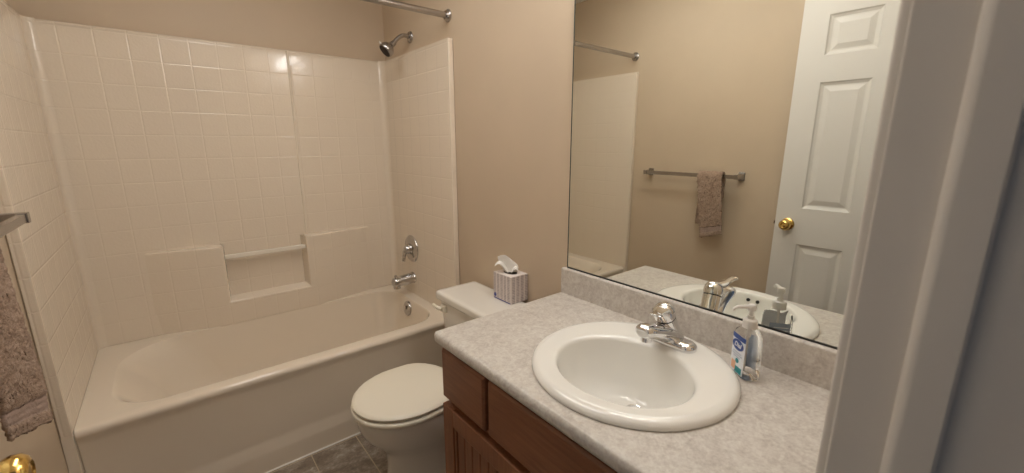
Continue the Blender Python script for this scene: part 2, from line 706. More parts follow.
rings = [tr(-0.772, 0.0), tr(-0.772, 0.080), tr(-0.7705, 0.095), tr(-0.7635, 0.130), tr(-0.7615, 0.150), tr(-0.764, 0.30),
         tr(-0.769, 0.385), tr(-0.773, 0.405), tr(-0.778, 0.420), tr(-0.780, 0.429), tr(-0.778, 0.438), tr(-0.772, 0.445), tr(-0.762, TUBZ),
         op(0.105, 1.434, -0.720, -0.0975, TUBZ, (0.16, 0.23, 0.17, 0.15)),
         op(0.113, 1.430, -0.714, -0.0985, 0.4455, (0.155, 0.225, 0.165, 0.145)),
         op(0.126, 1.426, -0.707, -0.0995, 0.436, (0.15, 0.22, 0.16, 0.14)),
         op(0.150, 1.421, -0.701, -0.1020, 0.412, (0.14, 0.215, 0.155, 0.13)),
         op(0.190, 1.415, -0.694, -0.1080, 0.365, (0.135, 0.21, 0.15, 0.125)),
         op(0.275, 1.398, -0.680, -0.128, 0.23, (0.12, 0.19, 0.14, 0.11)),
         op(0.345, 1.380, -0.663, -0.150, 0.140, (0.11, 0.17, 0.13, 0.10)),
         op(0.390, 1.352, -0.643, -0.175, 0.106, (0.10, 0.14, 0.11, 0.09)),
         op(0.43, 1.31, -0.61, -0.21, 0.094, (0.08, 0.10, 0.09, 0.08))]
m.loft(rings, True, True)
obj('tub_shell', m, 'tub', tub, ang=60)
for xa, xb in ((0.001, 0.0300), (W - 0.0300, W - 0.001)):
    m = MB(); m.box(xa, xb, -0.788, -0.002, 0.0, TUBZ, 0.0025, 2)
    obj('end_flange', m, 'tub', tub)
m = MB()
oc = (1.4155, -0.352, 0.388)
m.lathe([(0.045, -0.006), (0.045, 0.004), (0.042, 0.008), (0.025, 0.011), (1e-5, 0.012)], oc, (-1, 0, 0.11), 28)
ov = obj('overflow_plate', m, 'darkchrome', tub); ov['label'] = 'round chrome overflow plate'
m = MB(); m.box(1.394, 1.404, -0.358, -0.346, 0.384, 0.410, 0.002)
obj('trip_lever', m, 'chrome', ov)
m = MB(); m.lathe([(0.034, -0.003), (0.034, 0.002), (0.028, 0.004), (0.020, -0.002), (1e-5, -0.002)], (1.24, -0.345, 0.096), (0, 0, 1), 24)
obj('tub_drain', m, 'chrome', tub)

# ================================================================== SURROUND
sur = thing('tub_surround', 'almond moulded shower surround with a small square tile pattern', 'shower surround', (W / 2, -0.05, TUBZ))
PT = 0.030
m = MB()
g = 0.0008
zb = TUBZ - 0.003
ztop = SURZ
# back panel slab with rounded upper lip
pr = [(-g, zb), (-PT, zb), (-PT, ztop - 0.010), (-PT + 0.003, ztop - 0.003), (-PT + 0.010, ztop), (-g, ztop)]
xs_ = [PT + 0.001, 0.25, 0.50, 0.75, 0.966, 1.27, W - PT - 0.001]
m.loft([[Vector((x, y, z)) for y, z in pr] for x in xs_])
# moulded shelf bump with the soap niche
D = 0.100
Xk = [0.250, 0.500, 0.553, 0.944, 0.990, 1.330]
fy = [-PT, -D, -D, -D, -D, -PT]
ZN, ZT = 0.570, 0.865


def P3(x, y, z):
    return m.b.verts.new((x, y, z))


def quad(*p):
    m._tag([m.b.faces.new([P3(*q) for q in p])])


for i in range(5):
    xa, xb, ya, yb = Xk[i], Xk[i + 1], fy[i], fy[i + 1]
    quad((xa, ya, zb), (xb, yb, zb), (xb, yb, ZN), (xa, ya, ZN))
    if i != 2:
        quad((xa, ya, ZN), (xb, yb, ZN), (xb, yb, ZT), (xa, ya, ZT))
        if i == 0:
            m._tag([m.b.faces.new([P3(xa, -PT, ZT), P3(xb, yb, ZT), P3(xb, -PT, ZT)])])
        elif i == 4:
            m._tag([m.b.faces.new([P3(xa, ya, ZT), P3(xb, -PT, ZT), P3(xa, -PT, ZT)])])
        else:
            quad((xa, ya, ZT), (xb, yb, ZT), (xb, -PT, ZT), (xa, -PT, ZT))
quad((0.553, -D, ZN), (0.944, -D, ZN), (0.930, -PT, ZN + 0.012), (0.563, -PT, ZN + 0.012))
quad((0.553, -D, ZN), (0.563, -PT, ZN + 0.012), (0.563, -PT, ZT), (0.553, -D, ZT))
quad((0.944, -D, ZN), (0.930, -PT, ZN + 0.012), (0.930, -PT, ZT), (0.944, -D, ZT))
quad((0.553, -D, ZT), (0.563, -PT, ZT), (0.553, -PT, ZT), (0.553, -D, ZT)) if False else None
bmesh.ops.remove_doubles(m.b, verts=m.b.verts[:], dist=0.0003)
obj('back_panel', m, 'surround', sur, ang=32, bevel=0.006)
# rounded overlap seam
m = MB()
m.tube([(0.966, -PT + 0.001, ZT + 0.004), (0.966, -PT + 0.001, ztop - 0.006)], 0.0065, 10)
sm = obj('panel_seam', m, 'tub', sur)


def side_panel(x0, x1, name, inner):
    m = MB()
    # plan section with rounded front nose, coved joint to the back panel
    yn = -0.789
    s = 1 if inner > x0 else -1
    lo, hi = (x0, x1)
    e = 0.0008
    if name == 'left_panel':
        out = [(lo + e, -0.002)] + [(lo + e, yn + 0.004), (lo + 0.004, yn), (hi - 0.005, yn), (hi - 0.0015, yn + 0.0015), (hi, yn + 0.005)]
        cove = [(hi, -PT - 0.035), (hi + 0.003, -PT - 0.020), (hi + 0.009, -PT - 0.009), (hi + 0.020, -PT - 0.002), (hi + 0.034, -PT - 0.0005), (hi + 0.034, -PT + 0.004), (hi, -PT + 0.006), (hi, -0.002)]
        poly = out + cove
    else:
        out = [(hi - e, -0.002)] + [(hi - e, yn + 0.004), (hi - 0.004, yn), (lo + 0.005, yn), (lo + 0.0015, yn + 0.0015), (lo, yn + 0.005)]
        cove = [(lo, -PT - 0.035), (lo - 0.003, -PT - 0.020), (lo - 0.009, -PT - 0.009), (lo - 0.020, -PT - 0.002), (lo - 0.034, -PT - 0.0005), (lo - 0.034, -PT + 0.004), (lo, -PT + 0.006), (lo, -0.002)]
        poly = out + cove
    m.loft([[Vector((x, y, z)) for x, y in poly] for z in (zb, ztop - 0.004, ztop)])
    return obj(name, m, 'surround', sur, ang=30)


side_panel(0.0, PT, 'left_panel', 1)
side_panel(W - PT, W, 'right_panel', 1)
# grab bar across the niche
m = MB()
m.box(0.556, 0.939, -0.098, -0.078, 0.796, 0.818, 0.004)
gb = obj('grab_bar', m, 'clear', sur); gb['label'] = 'milky plastic bar across the niche'
m = MB(); m.lathe([(0.006, 0), (0.006, 0.003), (1e-5, 0.004)], (0.9405, -0.088, 0.807), (-1, 0, 0), 12)
obj('screw_cap', m, 'dark', gb)

# ================================================================== SHOWER FITTINGS
XP = W - PT      # inner face of right panel
sv = thing('shower_valve', 'chrome shower valve with round plate and lever above the tub spout', 'shower valve', (XP, -0.290, 0.742))
m = MB()
m.lathe([(0.083, 0.0), (0.083, 0.004), (0.079, 0.009), (0.055, 0.014), (0.035, 0.017), (0.034, 0.022), (1e-5, 0.022)], (XP, -0.290, 0.742), (-1, 0, 0), 40)
obj('escutcheon', m, 'darkchrome', sv)
m = MB()
m.lathe([(0.029, 0.018), (0.029, 0.030), (0.027, 0.040), (0.022, 0.048), (0.012, 0.051), (1e-5, 0.052)], (XP, -0.290, 0.742), (-1, 0, 0), 28)
m.tube(crv([(XP - 0.036, -0.288, 0.740), (XP - 0.046, -0.282, 0.722), (XP - 0.050, -0.280, 0.698), (XP - 0.056, -0.280, 0.668)]), [0.013] * 9 + [0.012] * 8 + [0.010] * 8, 12)
obj('lever_handle', m, 'darkchrome', sv)

sp = thing('tub_spout', 'chrome bathtub spout below the valve with a pull-up diverter', 'tub spout', (XP, -0.290, 0.556))
m = MB()
SZ = 0.556
m.lathe([(0.036, 0.0), (0.036, 0.006), (0.033, 0.010), (0.033, 0.09), (0.032, 0.118), (0.027, 0.132), (0.017, 0.139), (1e-5, 0.140)], (XP, -0.290, SZ), (-1, 0, -0.08), 28)
m.lathe([(0.022, 0.0), (0.022, 0.042), (0.018, 0.044), (1e-5, 0.044)], (XP - 0.112, -0.290, SZ - 0.006), (0, 0, -1), 20)
obj('spout_body', m, 'darkchrome', sp)
m = MB()
m.lathe([(0.0045, 0.0), (0.0045, 0.012), (0.009, 0.013), (0.009, 0.019), (0.006, 0.021), (1e-5, 0.021)], (XP - 0.118, -0.290, SZ + 0.015), (0, 0, 1), 14)
obj('diverter_knob', m, 'darkchrome', sp)

SY, SHZ = -0.350, 1.945
sh = thing('shower', 'nickel shower head on a bent arm high above the tub', 'shower head', (W, SY, SHZ))
m = MB()
m.lathe([(0.030, 0.0005), (0.030, 0.004), (0.026, 0.010), (0.014, 0.014), (1e-5, 0.014)], (W, SY, SHZ), (-1, 0, 0), 28)
obj('wall_flange', m, 'nickel', sh)
m = MB()
arm = crv([(W - 0.002, SY, SHZ), (W - 0.038, SY, SHZ + 0.004), (W - 0.070, SY + 0.001, SHZ - 0.012), (W - 0.102, SY + 0.003, SHZ - 0.044)], 8)
m.tube(arm, 0.0108, 14)
obj('shower_arm', m, 'nickel', sh)
m = MB()
ad = Vector((-0.74, 0.02, -0.66)).normalized()
hb = Vector((W - 0.097, SY + 0.003, SHZ - 0.041))
m.lathe([(0.013, -0.004), (0.015, 0.004), (0.015, 0.020), (0.018, 0.026), (0.028, 0.034), (0.037, 0.047), (0.0395, 0.059), (0.0385, 0.070), (0.0345, 0.074)], hb, ad, 30, cap1=False)
hd = obj('spray_head', m, 'nickel', sh)
m = MB()
m.lathe([(0.0350, 0.0735), (0.0315, 0.071), (0.020, 0.0735), (1e-5, 0.074)], hb, ad, 28)
k = obj('spray_face', m, 'dark', hd); k['label'] = 'dark spray face'
m = MB()
tip = hb + ad * 0.064 + ad.cross(Vector((0, 1, 0))).normalized() * 0.037
if tip.z < hb.z + ad.z * 0.064:
    tip = hb + ad * 0.064 - ad.cross(Vector((0, 1, 0))).normalized() * 0.037
dirn = (tip - (hb + ad * 0.064)).normalized()
m.tube([tip - dirn * 0.004, tip + dirn * 0.014], [0.0055, 0.004], 10)
k = obj('spray_selector', m, 'whiteplastic', hd); k['label'] = 'white selector tab'

rod = thing('shower_curtain_rod', 'straight satin steel shower rod across the top of the tub', 'shower rod', (W / 2, -0.752, 1.9675))
m = MB()
m.tube([(0.004, -0.752, 1.9675), (W - 0.004, -0.752, 1.9675)], 0.0140, 20)
obj('rod', m, 'nickel', rod)
for x, d in ((0.0005, 1), (W - 0.0005, -1)):
    m = MB()
    m.lathe([(0.0290, 0), (0.0290, 0.005), (0.0250, 0.008), (0.0215, 0.012), (0.0195, 0.018), (0.014, 0.019)], (x, -0.752, 1.9675), (d, 0, 0), 28)
    obj('end_flange', m, 'nickel', rod)


# ================================================================== TOILET
TY = -1.200
toi = thing('toilet', 'bone white toilet with closed lid between the tub and the vanity', 'toilet', (1.10, TY, 0))


def egg(xt, xb, hw, z, back=0.55, n=40, pw=1.0):
    """Egg outline: tip at xt (low x), back at xb; hw half width."""
    L = xb - xt
    out = []
    cx = xt + L * 0.52
    for k in range(n):
        a = 2 * PI * k / n
        c, s = math.cos(a), math.sin(a)
        if c < 0:
            x = cx + (cx - xt) * c
            y = hw * s
        else:
            x = cx + (xb - cx) * (abs(c) ** 0.48)
            y = hw * (abs(s) ** 0.68) * math.copysign(1, s) * (1 - (1 - back) * (abs(c) ** 1.6))
        out.append(Vector((x, TY + y, z)))
    return out


m = MB()
rings = [egg(0.888, 1.36, 0.138, 0.0, 0.85), egg(0.888, 1.36, 0.138, 0.018, 0.85), egg(0.902, 1.35, 0.124, 0.034, 0.85), egg(0.910, 1.33, 0.116, 0.12, 0.85),
         egg(0.906, 1.33, 0.119, 0.17, 0.85), egg(0.890, 1.33, 0.132, 0.205, 0.8), egg(0.855, 1.33, 0.152, 0.245, 0.78), egg(0.824, 1.32, 0.169, 0.285, 0.74),
         egg(0.811, 1.30, 0.177, 0.320, 0.7), egg(0.807, 1.27, 0.180, 0.347, 0.68), egg(0.804, 1.25, 0.181, 0.371, 0.65), egg(0.810, 1.25, 0.177, 0.379, 0.65), egg(0.86, 1.2, 0.12, 0.381, 0.65)]
m.loft(rings)
# deck that carries the tank
m.loft([rr(1.17, 1.475, TY - 0.115, TY + 0.115, 0.03, z, 5) for z in (0.20, 0.35, 0.375)] + [rr(1.175, 1.47, TY - 0.11, TY + 0.11, 0.03, 0.380, 5)])
obj('bowl', m, 'bone', toi, ang=50)
m = MB()
m.loft([egg(0.796, 1.195, 0.182, 0.3825, 0.55), egg(0.791, 1.198, 0.187, 0.3885, 0.55), egg(0.791, 1.198, 0.187, 0.3985, 0.55), egg(0.796, 1.195, 0.182, 0.4040, 0.55)])
obj('seat', m, 'seat', toi, ang=50)
m = MB()
m.loft([egg(0.806, 1.190, 0.170, 0.4070, 0.6), egg(0.797, 1.200, 0.180, 0.4105, 0.6), egg(0.795, 1.201, 0.182, 0.4185, 0.6), egg(0.800, 1.197, 0.177, 0.4245, 0.6), egg(0.811, 1.188, 0.167, 0.4280, 0.6), egg(0.85, 1.16, 0.132, 0.4300, 0.6), egg(0.93, 1.09, 0.06, 0.4310, 0.6)])
obj('seat_lid', m, 'seat', toi, ang=50)
for dy in (-0.07, 0.07):
    m = MB(); m.box(1.186, 1.214, TY + dy - 0.015, TY + dy + 0.015, 0.378, 0.405, 0.006, 3)
    obj('seat_hinge', m, 'seat', toi)
TKT = 0.710
TA, TB = -1.432, -0.966
m = MB()


def tk(dx, dy, z, r=0.03):
    return rr(1.283 + dx, 1.488, TA + 0.012 + dy, TB - 0.012 - dy, r, z, 6)


m.loft([tk(0.03, 0.045, 0.3785), tk(0.018, 0.03, 0.42), tk(0.010, 0.015, 0.52), tk(0.004, 0.004, 0.64), tk(0.002, 0.0, 0.672)])
obj('tank', m, 'bone', toi, ang=50)
m = MB()
m.loft([rr(1.275, 1.496, TA + 0.004, TB - 0.004, 0.018, 0.672, 6), rr(1.271, 1.498, TA, TB, 0.020, 0.677, 6), rr(1.271, 1.498, TA, TB, 0.020, 0.698, 6),
        rr(1.274, 1.496, TA + 0.003, TB - 0.003, 0.019, 0.705, 6), rr(1.281, 1.49, TA + 0.01, TB - 0.01, 0.016, 0.709, 6), rr(1.30, 1.47, TA + 0.03, TB - 0.03, 0.02, TKT, 6)])
obj('tank_lid', m, 'bone', toi, ang=50)
m = MB()
fh = (1.286, TB - 0.066, 0.637)
m.box(1.272, 1.290, fh[1] - 0.020, fh[1] + 0.022, fh[2] - 0.018, fh[2] + 0.017, 0.007, 3)
m.tube(crv([(1.270, fh[1] + 0.0, fh[2]), (1.260, fh[1] + 0.018, fh[2] + 0.003), (1.257, fh[1] + 0.038, fh[2] + 0.006), (1.257, fh[1] + 0.056, fh[2] + 0.008)], 5), [0.0085] * 8 + [0.0075] * 8, 12)
k = obj('flush_handle', m, 'seat', toi)
for dy in (-0.105, 0.105):
    m = MB(); m.lathe([(0.014, 0), (0.014, 0.008), (0.010, 0.016), (1e-5, 0.019)], (1.12, TY + dy * 0.96, 0.014), (0, 0, 1), 16)
    obj('bolt_cap', m, 'bone', toi)

# ------------------------------------------------------------------ tissue box on the tank
TBX = thing('tissue_box', 'cube tissue box with grey dashed pattern standing on the toilet tank', 'tissue box', (1.4745, -1.277, TKT))
bw, bl_, bh = 0.0475, 0.060, 0.120
bx, by = W - 0.0495, -1.277
m = MB()
m.box(bx - bw, bx + bw, by - bl_, by + bl_, TKT + 0.0006, TKT + bh, 0.0015, 2)
obj('carton', m, 'carton', TBX)
m = MB(); m.lathe([(0.036, 0.0), (0.036, 0.0008), (1e-5, 0.0008)], (bx, by, TKT + bh), (0, 0, 1), 28, 0.65, 1.0)
k = obj('opening', m, 'dark', TBX); k['label'] = 'dark oval opening'
m = MB(); m.lathe([(0.0085, 0.0), (0.0085, 0.0007), (1e-5, 0.0007)], (bx - bw, by + bl_ - 0.013, TKT + 0.019), (-1, 0, 0), 20)
k = obj('emblem', m, 'boxblue', TBX); k['label'] = 'small blue round emblem'
m = MB(); m.box(bx - bw - 0.0005, bx - bw + 0.001, by - bl_ + 0.002, by + bl_ - 0.002, TKT + 0.002, TKT + 0.006)
obj('base_line', m, 'boxblue', TBX)


def tissue_mesh():
    m = MB()
    wd = Vector((-0.72, 0.69, 0))           # across the leaf, to its left as seen from the doorway
    fr = Vector((-0.69, -0.72, 0))          # towards the doorway
    o = Vector((bx, by, TKT + bh))

    def leaf(rows, cols, shape):
        g = [[m.b.verts.new(shape(i / (rows - 1), j / (cols - 1) * 2 - 1)) for j in range(cols)] for i in range(rows)]
        for i in range(rows - 1):
            for j in range(cols - 1):
                m.b.faces.new((g[i][j], g[i][j + 1], g[i + 1][j + 1], g[i + 1][j]))

    def tall(v, u):
        half = 0.022 + 0.019 * math.sin(v * 2.4)
        lean = 0.022 * v * v
        h = (0.082 - 0.020 * max(0, -u) - 0.012 * u * u) * v
        return o + wd * (u * half + lean) + fr * (0.010 * math.cos(u * 1.7) * (0.5 + v) - 0.004) + Vector((0, 0, h - 0.002))

    def side(v, u):
        half = 0.022 + 0.006 * v
        h = 0.050 * math.sin(v * 2.2) - 0.010 * u * u * v
        return o + wd * (0.004 + 0.058 * v + 0.006 * u) + fr * (u * half - 0.004) + Vector((0, 0, max(0.002, h)))

    def low(v, u):
        h = 0.030 * math.sin(v * 2.6)
        return o + wd * (-0.004 - 0.030 * v) + fr * (u * 0.018 + 0.002) + Vector((0, 0, max(0.0015, h * (1 - 0.3 * u * u))))
    leaf(14, 13, tall)
    leaf(10, 9, side)
    leaf(9, 9, low)
    return m


k = obj('tissue', tissue_mesh(), 'tissue', TBX, ang=80, sub=1)
k['label'] = 'white tissue pulled half out'
q = k.modifiers.new('thick', 'SOLIDIFY'); q.thickness = 0.0008

# ================================================================== VANITY
VY1, VY0 = -1.552, -2.53       # left end (towards tub), right end (towards doorway)
XF = 0.970                      # outer face of doors and drawers
XB = 0.998                      # face frame
van = thing('vanity_cabinet', 'brown stained wooden vanity cabinet with drawers and beadboard doors', 'cabinet', ((XF + W) / 2, -2.03, 0))
m = MB()
m.box(XB, W - 0.002, VY0, VY1 - 0.004, 0.10, CZ - 0.040, 0.0015)
m.box(XB + 0.06, W - 0.02, VY0 + 0.01, VY1 - 0.014, 0.0, 0.10)
obj('carcass', m, 'wood_v', van)


def slab_front(y0, y1, z0, z1, name):
    m = MB()
    m.loft([[Vector((XB, y, z)) for y, z in ((y0, z0), (y1, z0), (y1, z1), (y0, z1))],
            [Vector((XF + 0.007, y, z)) for y, z in ((y0, z0), (y1, z0), (y1, z1), (y0, z1))],
            [Vector((XF, y, z)) for y, z in ((y0 + 0.007, z0 + 0.007), (y1 - 0.007, z0 + 0.007), (y1 - 0.007, z1 - 0.007), (y0 + 0.007, z1 - 0.007))]])
    return obj(name, m, 'wood_h', van, ang=20, bevel=0.0015)


DT, DB = 0.749, 0.583
slab_front(-1.777, -1.550, DB, DT, 'drawer')
slab_front(-2.268, -1.794, DB, DT, 'false_front')
slab_front(-2.500, -2.285, DB, DT, 'drawer')


def bead_door(y0, y1, z0, z1):
    m = MB()
    s = 0.058
    for (a, b, c, d) in ((y0, y0 + s, z0, z1), (y1 - s, y1, z0, z1), (y0 + s, y1 - s, z0, z0 + s), (y0 + s, y1 - s, z1 - s, z1)):
        m.box(XF, XB - 0.0005, a, b, c, d, 0.003, 2)
    # moulded inner lip
    q = 0.010
    for (a, b, c, d) in ((y0 + s, y0 + s + q, z0 + s, z1 - s), (y1 - s - q, y1 - s, z0 + s, z1 - s), (y0 + s, y1 - s, z0 + s, z0 + s + q), (y0 + s, y1 - s, z1 - s - q, z1 - s)):
        m.box(XF + 0.005, XB - 0.001, a, b, c, d, 0.003, 2)
    dr = obj('door', m, 'wood_v', van, ang=40)
    m = MB()
    ya, yb, za, zc = y0 + s + q, y1 - s - q, z0 + s + q, z1 - s - q
    n = 8
    w = (yb - ya) / n
    pts = []
    for k in range(n):
        a = ya + k * w
        pts += [(XF + 0.013, a), (XF + 0.0095, a + 0.004), (XF + 0.0095, a + w - 0.004), (XF + 0.013, a + w)]
    poly = [(XB - 0.001, ya)] + pts + [(XB - 0.001, yb)]
    m.loft([[Vector((x, y, z)) for x, y in poly] for z in (za, zc)])
    obj('beadboard_panel', m, 'wood_v', dr, ang=20)
    return dr


bead_door(-2.019, -1.550, 0.115, 0.559)
bead_door(-2.500, -2.034, 0.115, 0.559)

# ------------------------------------------------------------------ worktop with backsplash
top = thing('countertop', 'speckled grey laminate worktop with an upstand along the mirror', 'countertop', (1.24, -2.03, CZ - 0.038))
CX0 = 0.949
CY1, CY0 = -1.546, YF + 0.0005
BSX = W - 0.020
m = MB()
pf = [(W - 0.001, CZ - 0.038), (CX0 + 0.012, CZ - 0.038), (CX0 + 0.004, CZ - 0.034), (CX0, CZ - 0.026), (CX0, CZ - 0.014), (CX0 + 0.0035, CZ - 0.006), (CX0 + 0.010, CZ - 0.0015), (CX0 + 0.020, CZ), (W - 0.001, CZ)]


def inset(p, d):
    # the left end of the rounded nose is softened as well
    out = []
    for x, z in p:
        out.append((min(max(x, CX0 + d), W - 0.001), max(min(z, CZ - d * 0.6), CZ - 0.038 + d * 0.3)))
    return out


rings = [[Vector((x, y, z)) for x, z in inset(pf, d)] for y, d in ((CY0, 0), (CY1 - 0.012, 0), (CY1 - 0.004, 0.002), (CY1 - 0.001, 0.005), (CY1, 0.010))]
m.loft(rings)
slab = obj('slab', m, 'laminate', top, ang=50)
m = MB()
ZBS = CZ + 0.099
pb = [(W - 0.001, CZ - 0.002), (BSX, CZ - 0.002), (BSX, ZBS - 0.008), (BSX + 0.003, ZBS - 0.002), (BSX + 0.009, ZBS), (W - 0.001, ZBS)]
m.loft([[Vector((min(x + d, W - 0.001), y, min(z, ZBS - d)))for x, z in pb] for y, d in ((CY0, 0), (CY1 - 0.010, 0), (CY1 - 0.003, 0.001), (CY1, 0.005))])
obj('backsplash', m, 'laminate', top, ang=50)

# cut the hole for the basin
SC = Vector((1.236, -2.054, CZ))
SAX, SAY = 0.250, 0.253
m = MB()
m.lathe([(0.92, -0.08), (0.92, 0.05)], (SC.x, SC.y, CZ), (0, 0, 1), 48, SAX, SAY, ref=(1, 0, 0))
bmh = m.b
bmesh.ops.recalc_face_normals(bmh, faces=bmh.faces[:])
for v in bmh.verts:
    v.co -= Vector(top.location)
hm = bpy.data.meshes.new('hole'); bmh.to_mesh(hm); bmh.free()
ho = bpy.data.objects.new('hole', hm); COL.objects.link(ho); ho.location = top.location
bo = slab.modifiers.new('hole', 'BOOLEAN'); bo.operation = 'DIFFERENCE'; bo.object = ho; bo.solver = 'EXACT'
bpy.context.view_layer.update()
dg = bpy.context.evaluated_depsgraph_get()
nm = bpy.data.meshes.new_from_object(slab.evaluated_get(dg))
slab.modifiers.clear(); slab.data = nm
nm.set_sharp_from_angle(angle=math.radians(50))
bpy.data.objects.remove(ho)
# and let the carcass make room for the bowl
car = next(o for o in van.children if o.name.startswith('carcass'))
m = MB()
m.lathe([(0.93, 0.0), (0.93, 0.22)], (SC.x, SC.y, CZ - 0.2), (0, 0, 1), 40, SAX, SAY, ref=(1, 0, 0))
bmesh.ops.recalc_face_normals(m.b, faces=m.b.faces[:])
for v in m.b.verts:
    v.co -= Vector(van.location)
hm = bpy.data.meshes.new('hole'); m.b.to_mesh(hm); m.b.free()
ho = bpy.data.objects.new('hole', hm); COL.objects.link(ho); ho.location = van.location
bo = car.modifiers.new('hole', 'BOOLEAN'); bo.operation = 'DIFFERENCE'; bo.object = ho; bo.solver = 'EXACT'
bpy.context.view_layer.update()
nm = bpy.data.meshes.new_from_object(car.evaluated_get(bpy.context.evaluated_depsgraph_get()))
car.modifiers.clear(); car.data = nm
bpy.data.objects.remove(ho)

# ------------------------------------------------------------------ basin
sink = thing('sink', 'white oval drop-in basin set in the grey worktop', 'sink', (SC.x, SC.y, CZ))
m = MB()


def el(cx, cy, ax, ay, z, n=64):
    return [Vector((cx + ax * math.cos(2 * PI * k / n), cy + ay * math.sin(2 * PI * k / n), z)) for k in range(n)]


ic = (1.197, -2.060)        # the bowl sits nearer the front, leaving the tap ledge
IX, IY = 0.155, 0.174
rings = [el(SC.x, SC.y, SAX - 0.002, SAY - 0.002, CZ + 0.0004), el(SC.x, SC.y, SAX, SAY, CZ + 0.004), el(SC.x, SC.y, SAX - 0.001, SAY - 0.001, CZ + 0.010),
         el(SC.x, SC.y, SAX - 0.006, SAY - 0.006, CZ + 0.016), el(SC.x, SC.y, SAX - 0.014, SAY - 0.014, CZ + 0.0195), el(SC.x - 0.003, SC.y, SAX - 0.026, SAY - 0.026, CZ + 0.021),
         el(ic[0] + 0.006, ic[1], IX + 0.012, IY + 0.012, CZ + 0.0195), el(ic[0] + 0.002, ic[1], IX + 0.005, IY + 0.005, CZ + 0.0185), el(ic[0], ic[1], IX, IY, CZ + 0.0155),
         el(ic[0], ic[1], IX - 0.004, IY - 0.004, CZ + 0.008), el(ic[0] + 0.002, ic[1], IX - 0.009, IY - 0.010, CZ - 0.020), el(ic[0] + 0.006, ic[1], IX - 0.022, IY - 0.026, CZ - 0.068),
         el(ic[0] + 0.014, ic[1], IX - 0.040, IY - 0.050, CZ - 0.103), el(ic[0] + 0.028, ic[1], IX - 0.070, IY - 0.085, CZ - 0.124), el(ic[0] + 0.058, ic[1], 0.045, 0.048, CZ - 0.134), el(ic[0] + 0.066, ic[1], 0.022, 0.022, CZ - 0.1355)]
m.loft(rings, False, True)
obj('basin', m, 'porcelain', sink, ang=60)
m = MB()
dc = (ic[0] + 0.066, ic[1], CZ - 0.1355)
m.lathe([(0.023, 0.0), (0.0235, 0.003), (0.020, 0.0045), (0.0165, 0.002), (0.0165, 0.0015)], dc, (0, 0, 1), 28, cap1=False)
dr = obj('drain_ring', m, 'chrome', sink)
m = MB()
m.lathe([(0.0165, 0.0015), (0.0162, 0.006), (0.011, 0.0085), (1e-5, 0.009)], dc, (0, 0, 1), 24, cap0=False)
obj('drain_stopper', m, 'chrome', dr)
# two round overflow holes in the front wall of the bowl
for dy in (-0.016, 0.016):
    m = MB()
    px = ic[0] - (IX - 0.0065)
    m.lathe([(0.0062, -0.006), (0.0062, 0.0035), (1e-5, 0.0035)], (px + 0.0005, ic[1] + dy, CZ - 0.004), (1, 0, 0.15), 18)
    k = obj('overflow_hole', m, 'black', sink); k['label'] = 'small black overflow hole'

# ------------------------------------------------------------------ faucet
FX, FY = 1.402, -2.062
FZ = CZ + 0.0205
fau = thing('faucet', 'single-lever chrome tap at the back of the white basin', 'faucet', (FX, FY, FZ))
m = MB()


def stad(hx, hy, z):
    """oval base plate, long along the mirror."""
    return rr(FX - hx, FX + hx, FY - hy, FY + hy, hx * 0.98, z, 9)


m.loft([stad(0.0285, 0.0800, FZ - 0.001), stad(0.0285, 0.080, FZ + 0.007), stad(0.0265, 0.078, FZ + 0.013), stad(0.021, 0.0725, FZ + 0.018), stad(0.013, 0.064, FZ + 0.020)])
base = obj('base_plate', m, 'chrome', fau, ang=60)
# broad low spout growing out of the base plate, gently rising to a blunt drooping tip
m = MB()
rings = []
for x, zc, hw, hh in ((0.020, 0.016, 0.036, 0.018), (0.004, 0.022, 0.039, 0.023), (-0.022, 0.031, 0.036, 0.025), (-0.050, 0.044, 0.031, 0.0225), (-0.080, 0.056, 0.0285, 0.0205), (-0.098, 0.062, 0.0272, 0.0195), (-0.115, 0.0665, 0.0262, 0.0185), (-0.128, 0.0675, 0.0225, 0.0165), (-0.135, 0.0670, 0.0140, 0.0105)):
    ring = []
    for k in range(28):
        a = 2 * PI * k / 28
        c, s_ = math.cos(a), math.sin(a)
        y = hw * math.copysign(abs(c) ** 0.75, c)
        z = hh * math.copysign(abs(s_) ** 0.85, s_)
        ring.append(Vector((FX + x, FY + y, max(FZ + zc + z, FZ + 0.001))))
    rings.append(ring)
m.loft(rings)
spout = obj('spout', m, 'chrome', fau, ang=60)
m = MB()
m.lathe([(0.0145, 0.0), (0.0145, 0.024), (0.012, 0.0245), (1e-5, 0.022)], (FX - 0.108, FY, FZ + 0.060), (-0.18, 0, -1), 22)
obj('aerator', m, 'chrome', spout)
bd = Vector((-0.46, 0.10, 1)).normalized()
bo_ = Vector((FX + 0.010, FY - 0.003, FZ + 0.016))
m = MB()
m.lathe([(0.0300, 0.0), (0.0280, 0.020), (0.0272, 0.066)], bo_, bd, 32)
obj('cartridge_body', m, 'chrome', fau, ang=60)
m = MB(); m.lathe([(0.0258, 0.065), (0.0258, 0.0695)], bo_, bd, 28)
k = obj('seam_ring', m, 'black', fau); k['label'] = 'thin black seam ring'
m = MB()
m.lathe([(0.0274, 0.0690), (0.0284, 0.075), (0.0282, 0.086), (0.0262, 0.097), (0.0210, 0.105), (0.012, 0.110), (1e-5, 0.1112)], bo_, bd, 32)
cp = bo_ + bd * 0.094
hz = Vector((-0.96, -0.28, 0.0))
sd = Vector((-hz.y, hz.x, 0))
lv = []
